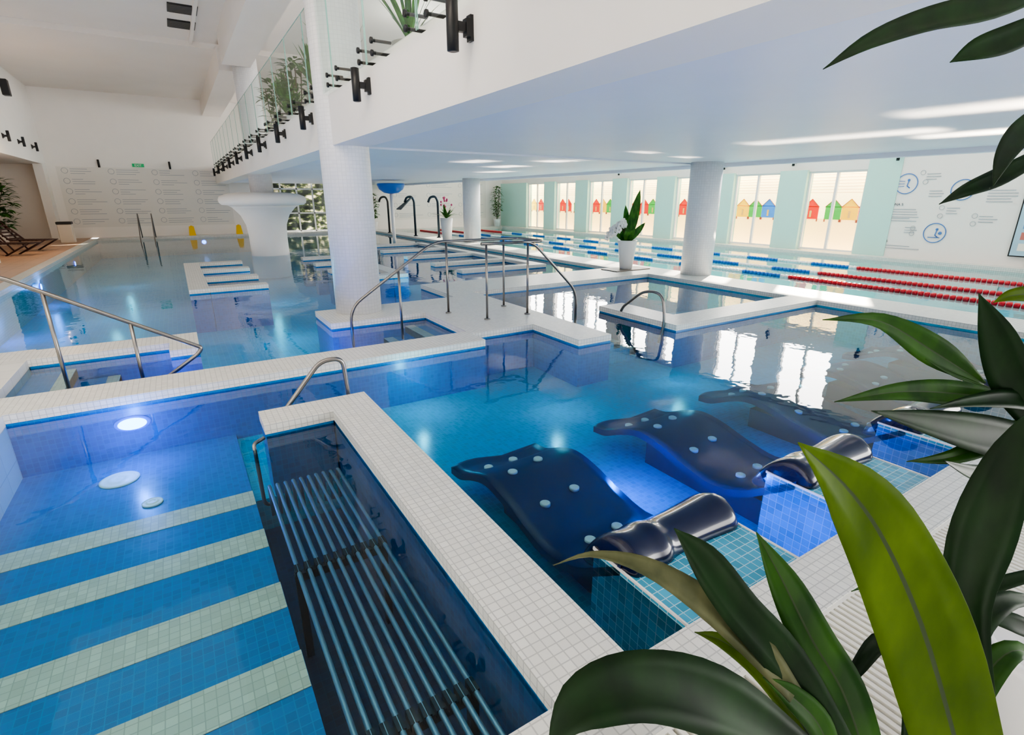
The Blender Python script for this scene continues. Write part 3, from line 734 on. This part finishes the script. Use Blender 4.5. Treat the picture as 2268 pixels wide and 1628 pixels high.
for (x,y,s,l) in ((2.95,7.2,21,'spiky green plant behind the glass balustrade'),(2.72,9.5,22,'spiky palm behind the glass balustrade'),(2.72,11.3,23,'broad-leaved plant behind the glass balustrade'),(2.8,14.8,24,'broad-leaved plant behind the glass balustrade')):
    e=root('potted_palm',(x,y,3.055),l,'potted plant'); pot(e,.18,.23,.6,POTG)
    strap_leaves(e,.58,30,.95 if s<23 else 1.1,.022 if s<23 else .06,(.95,1.5),LGREEN,s)
# ---------------------------------------------------------------- recess loungers, bin, caution signs
def deckchair(loc,rot):
    e=root('deck_lounger',loc,'dark wooden folding sun lounger on the terracotta deck','lounger','dark wooden sun loungers',rot)
    q=MB()
    for k in range(9): q.box(-.3,.3,-.9+k*.12,-.9+k*.12+.08,.34,.37)
    q.obj('seat',WOOD,parent=e)
    q=MB()
    for k in range(7):
        y=.2+k*.1; z=.37+k*.1; q.box(-.3,.3,y,y+.06,z,z+.05)
    q.tube([(-.3,.15,.35),(-.3,.9,1.08)],.025,6); q.tube([(.3,.15,.35),(.3,.9,1.08)],.025,6)
    q.obj('backrest',WOOD,parent=e)
    for sx in (-.3,.3):
        MB().tube([(sx,-.85,.35),(sx,-.2,0)],.025,6).obj('leg',WOOD,parent=e)
        MB().tube([(sx,.7,.85),(sx,.1,0)],.025,6).obj('leg',WOOD,parent=e)
    return e
d=deckchair((-4.6,22.0,.1),R(70)); copytree(d,(-4.4,23.6,.1),R(65))
e=root('waste_bin',(-3.7,27.2,.1),'beige square waste bin with dark lid','bin')
MB().prism([(-.22,-.22),(.22,-.22),(.22,.22),(-.22,.22)],0,.7).obj('body',mat('bin_beige',(205,195,180),.5),parent=e,bevel=.02)
MB().box(-.24,.24,-.24,.24,.7,.8).obj('lid',BLACK,parent=e,bevel=.02)
YEL=mat('caution_yellow',(240,195,30),.5)
for x in (.6,2.6):
    q=MB()
    n=q.addv([(-.14,-.15,0),(.14,-.15,0),(.1,0,.42),(-.1,0,.42),(-.14,.15,0),(.14,.15,0)])
    q.face((n,n+1,n+2,n+3)); q.face((n+5,n+4,n+3,n+2))
    q.box(-.05,.05,-.02,.02,.39,.45)
    meta(q.obj('caution_sign',YEL,loc=(x,29.5,.1)),'small yellow folding caution sign on the pool edge','floor sign','yellow caution signs')
# ---------------------------------------------------------------- near plant
def at(px,py,d):
    a=(px-1134)/FPX; v=(814-py)/FPX
    F=math.cos(PITCH)+v*math.sin(PITCH); D=math.sin(PITCH)-v*math.cos(PITCH)
    return Vector((d*(F*math.sin(YAW)+a*math.cos(YAW)),d*(F*math.cos(YAW)-a*math.sin(YAW)),CAMZ-d*D))
base1=Vector((1.0,.12,.1)); base2=Vector((2.0,.12,.1))
def near_plant(base,leaves,stems,label):
    e=root('potted_plant',base,label,'potted plant')
    pot(e,.16,.22,.4,POTW)
    q=MB(); mats=[LDARK,LMID,LLIME,LBROWN,LRIB]
    for (m,pts,hws,ds) in leaves:
        n=len(pts); P=[]
        for i,(x,y) in enumerate(pts):
            t=i/(n-1); P.append(at(x,y,ds[0]+(ds[1]-ds[0])*t)-base)
        W=[h/FPX*(ds[0]+(ds[1]-ds[0])*i/(n-1)) for i,h in enumerate(hws)]
        P2,W2=smoothpath(P,18,W)
        view=(Vector((0,0,CAMZ))-base-P2[9]).normalized()
        sd=(view+Vector((random.uniform(-.25,.25),random.uniform(-.25,.25),.25))).normalized()
        q.blade(P2,[max(w,0) for w in W2],side=sd,fold=.3,mi=m,rib=4 if m in (1,2) else None)
    o=q.obj('leaves',mats,parent=e)
    so=o.modifiers.new('s','SOLIDIFY'); so.thickness=.0012
    q=MB()
    for st in stems:
        q.tube(smoothpath([Vector((0,0,.35))]+[s-base for s in st],12),.011,8)
    q.obj('stem',STEM,parent=e)
near_plant(base1,[
 (2,[(1768,980),(1880,1085),(1965,1210),(2050,1410),(2130,1690)],[0,66,84,92,80],(.80,.85)),
 (0,[(1493,1170),(1560,1240),(1640,1350),(1750,1480),(1890,1720)],[0,36,44,46,36],(.95,.9)),
 (1,[(1675,1178),(1735,1290),(1800,1420),(1870,1540),(1930,1720)],[0,34,46,46,36],(.98,.9)),
 (3,[(1225,1252),(1320,1228),(1460,1270),(1640,1400),(1760,1540)],[0,8,24,38,20],(1.0,.9)),
 (0,[(1212,1660),(1290,1560),(1430,1520),(1600,1560),(1800,1680)],[0,55,70,70,30],(.75,.85)),
 (2,[(1538,1400),(1600,1420),(1680,1480),(1760,1580),(1830,1700)],[0,16,24,24,10],(1.05,.92)),
 (1,[(1690,1500),(1750,1540),(1810,1600),(1850,1690)],[0,25,30,15],(.9,.9)),
 (0,[(2290,900),(2235,1020),(2175,1180),(2140,1330),(2160,1500),(2200,1700)],[0,40,56,42,30,20],(.9,.85)),
 (0,[(1850,1560),(1900,1480),(1960,1420),(2020,1500),(2010,1700)],[0,14,20,20,14],(1.0,.92)),
 (0,[(2330,1340),(2230,1330),(2150,1400),(2120,1550),(2140,1700)],[0,20,30,30,20],(1.0,.92)),
 (1,[(2330,1480),(2250,1440),(2180,1500),(2140,1600),(2130,1700)],[0,20,30,25,15],(.95,.9)),
 (1,[(1885,1310),(1930,1300),(2010,1330),(2110,1420)],[0,6,10,6],(1.0,.95)),
 ],[[at(1950,1740,.92)],[at(2130,1700,.9)]],'leafy green plant with long strap leaves in a white pot')
near_plant(base2,[
 (1,[(1822,708),(1950,712),(2070,780),(2180,850)],[0,18,32,5],(1.25,1.3)),
 (1,[(1848,890),(1990,868),(2120,872),(2260,890)],[0,20,28,8],(1.25,1.3)),
 (0,[(1930,910),(2060,938),(2180,965),(2300,985)],[0,30,45,35],(1.2,1.3)),
 (0,[(2168,650),(2205,740),(2245,850),(2300,950)],[0,32,40,20],(1.2,1.3)),
 (1,[(2008,1022),(2110,1012),(2200,975),(2300,930)],[0,16,24,14],(1.25,1.3)),
 (1,[(2050,795),(2110,830),(2200,865),(2300,900)],[0,3,4,4],(1.28,1.3)),
 (2,[(2200,670),(2240,655),(2300,650)],[0,14,20],(1.3,1.3)),
 (0,[(2060,905),(2150,890),(2240,885),(2320,900)],[0,14,24,18],(1.2,1.3)),
 (0,[(2090,1020),(2160,1050),(2250,1060),(2330,1040)],[0,20,30,20],(1.15,1.3)),
 (0,[(1823,153),(1930,92),(2060,45),(2200,15),(2330,-30)],[0,20,28,30,20],(1.2,1.25)),
 (0,[(2104,138),(2160,112),(2240,85),(2330,40)],[0,24,30,20],(1.25,1.25)),
 (0,[(2080,452),(2140,424),(2210,395),(2310,340)],[0,16,22,16],(1.25,1.3)),
 (0,[(2200,412),(2222,350),(2260,295),(2320,240)],[0,18,26,18],(1.2,1.3)),
 (0,[(2300,1270),(2200,1300),(2160,1340)],[12,14,0],(1.2,1.2)),
 (0,[(2330,1420),(2240,1380),(2170,1370)],[12,22,0],(1.1,1.1)),
 ],[[at(2420,1100,1.35),at(2320,930,1.3)],[at(2480,800,1.45),at(2420,300,1.35),at(2400,-20,1.25)]],'tall green plant with drooping dark strap leaves')
# ---------------------------------------------------------------- lights
w=bpy.data.worlds.new('World'); S.world=w; w.use_nodes=True; nt=w.node_tree; bg=nt.nodes['Background']
tc=nt.nodes.new('ShaderNodeTexCoord'); dp=nt.nodes.new('ShaderNodeVectorMath'); dp.operation='DOT_PRODUCT'; dp.inputs[1].default_value=(.92,.25,.3)
nt.links.new(tc.outputs['Generated'],dp.inputs[0])
mr=nt.nodes.new('ShaderNodeMapRange'); mr.inputs[1].default_value=0; mr.inputs[2].default_value=1; mr.inputs[3].default_value=.6; mr.inputs[4].default_value=24
nt.links.new(dp.outputs['Value'],mr.inputs[0]); nt.links.new(mr.outputs[0],bg.inputs['Strength']); bg.inputs['Color'].default_value=(1,.97,.93,1)
def area(loc,rot,sx,sy,e,col=(1,1,1),spread=180):
    l=bpy.data.lights.new('added_area_light','AREA'); l.shape='RECTANGLE'; l.size=sx; l.size_y=sy; l.energy=e; l.color=col; l.spread=R(spread)  # unseen lamp added for its light, no fixture stands there
    o=bpy.data.objects.new('added_area_light',l); COL.objects.link(o); o.location=loc; o.rotation_euler=rot; return o
area((-1.2,3,4.9),(R(88),0,0),5,2,210,(1,.88,.74))  # unseen forward-facing lamp added to light the back hall
area((14,9,6.1),(0,0,0),5,16,500,(1,.93,.83))  # added overhead fill for the lane hall
area((6,3,6.1),(0,0,0),5,13,80,(1,1,1))  # added overhead fill for the upper floor
area((5,-3.6,1.5),(R(90),0,0),8,1.8,20,(.9,.95,1))  # added fill behind the camera
plight((6,14,5.2),110,(1,.97,.92),0,'gallery_fill')  # unseen point fill added to brighten the upper gallery
UP=(math.pi,0,0)
area((6,6.5,.14),UP,5,9,15,(.82,.9,1)); area((13.8,13,.14),UP,6,28,240,(1,.95,.88)); area((-.5,18,.14),UP,4,18,160,(1,.88,.74)); area((6,20,.14),UP,4,14,42,(.95,.96,1)); area((-.6,2.6,1.2),(0,0,0),1.0,3,5,(.8,.92,1))  # unseen lamps added: uplights for water bounce, one downlight over the left basin
# narrow added lamps imitate sun glints from the lane pool on the low ceiling
for (tx,ty,ln,th,en) in ((7.4,4.0,2.2,.10,11),(6.1,2.0,1.3,.07,5),(8.4,2.6,1.6,.09,8),(7.0,9.3,.9,.12,8),(7.1,11.6,1.0,.15,9),(5.6,10.4,.9,.1,6),(6.9,7.1,.7,.08,4),(8.2,14,1.2,.16,9),(8.4,7.4,.6,.06,3)):
    org=Vector((tx+5.0,ty+.8+.25*math.sin(tx*3),.12)); d=Vector((tx,ty,2.5))-org
    o=area(org,(0,0,0),ln,th,en,(1,.84,.64),4); o.rotation_euler=d.to_track_quat('-Z','Y').to_euler()
plight((-3.6,22,2.6),90,(1,.64,.36),.0,'warm_sun_fill');  # unseen point light added in place of warm sun at the left recess
l=bpy.data.lights.new('sun','SUN'); l.energy=22; l.angle=R(.8); l.color=(1,.89,.72)
o=bpy.data.objects.new('sun',l); COL.objects.link(o); o.rotation_euler=Vector((-.8,-.42,-.48)).to_track_quat('-Z','Y').to_euler()
# ---------------------------------------------------------------- camera
cam=bpy.data.cameras.new('camera'); cam.sensor_width=36; cam.lens=FPX/2268*36; cam.clip_start=.05
c=bpy.data.objects.new('camera',cam); COL.objects.link(c); c.location=(0,0,CAMZ); c.rotation_euler=(math.pi/2-PITCH,0,-YAW)
S.camera=c
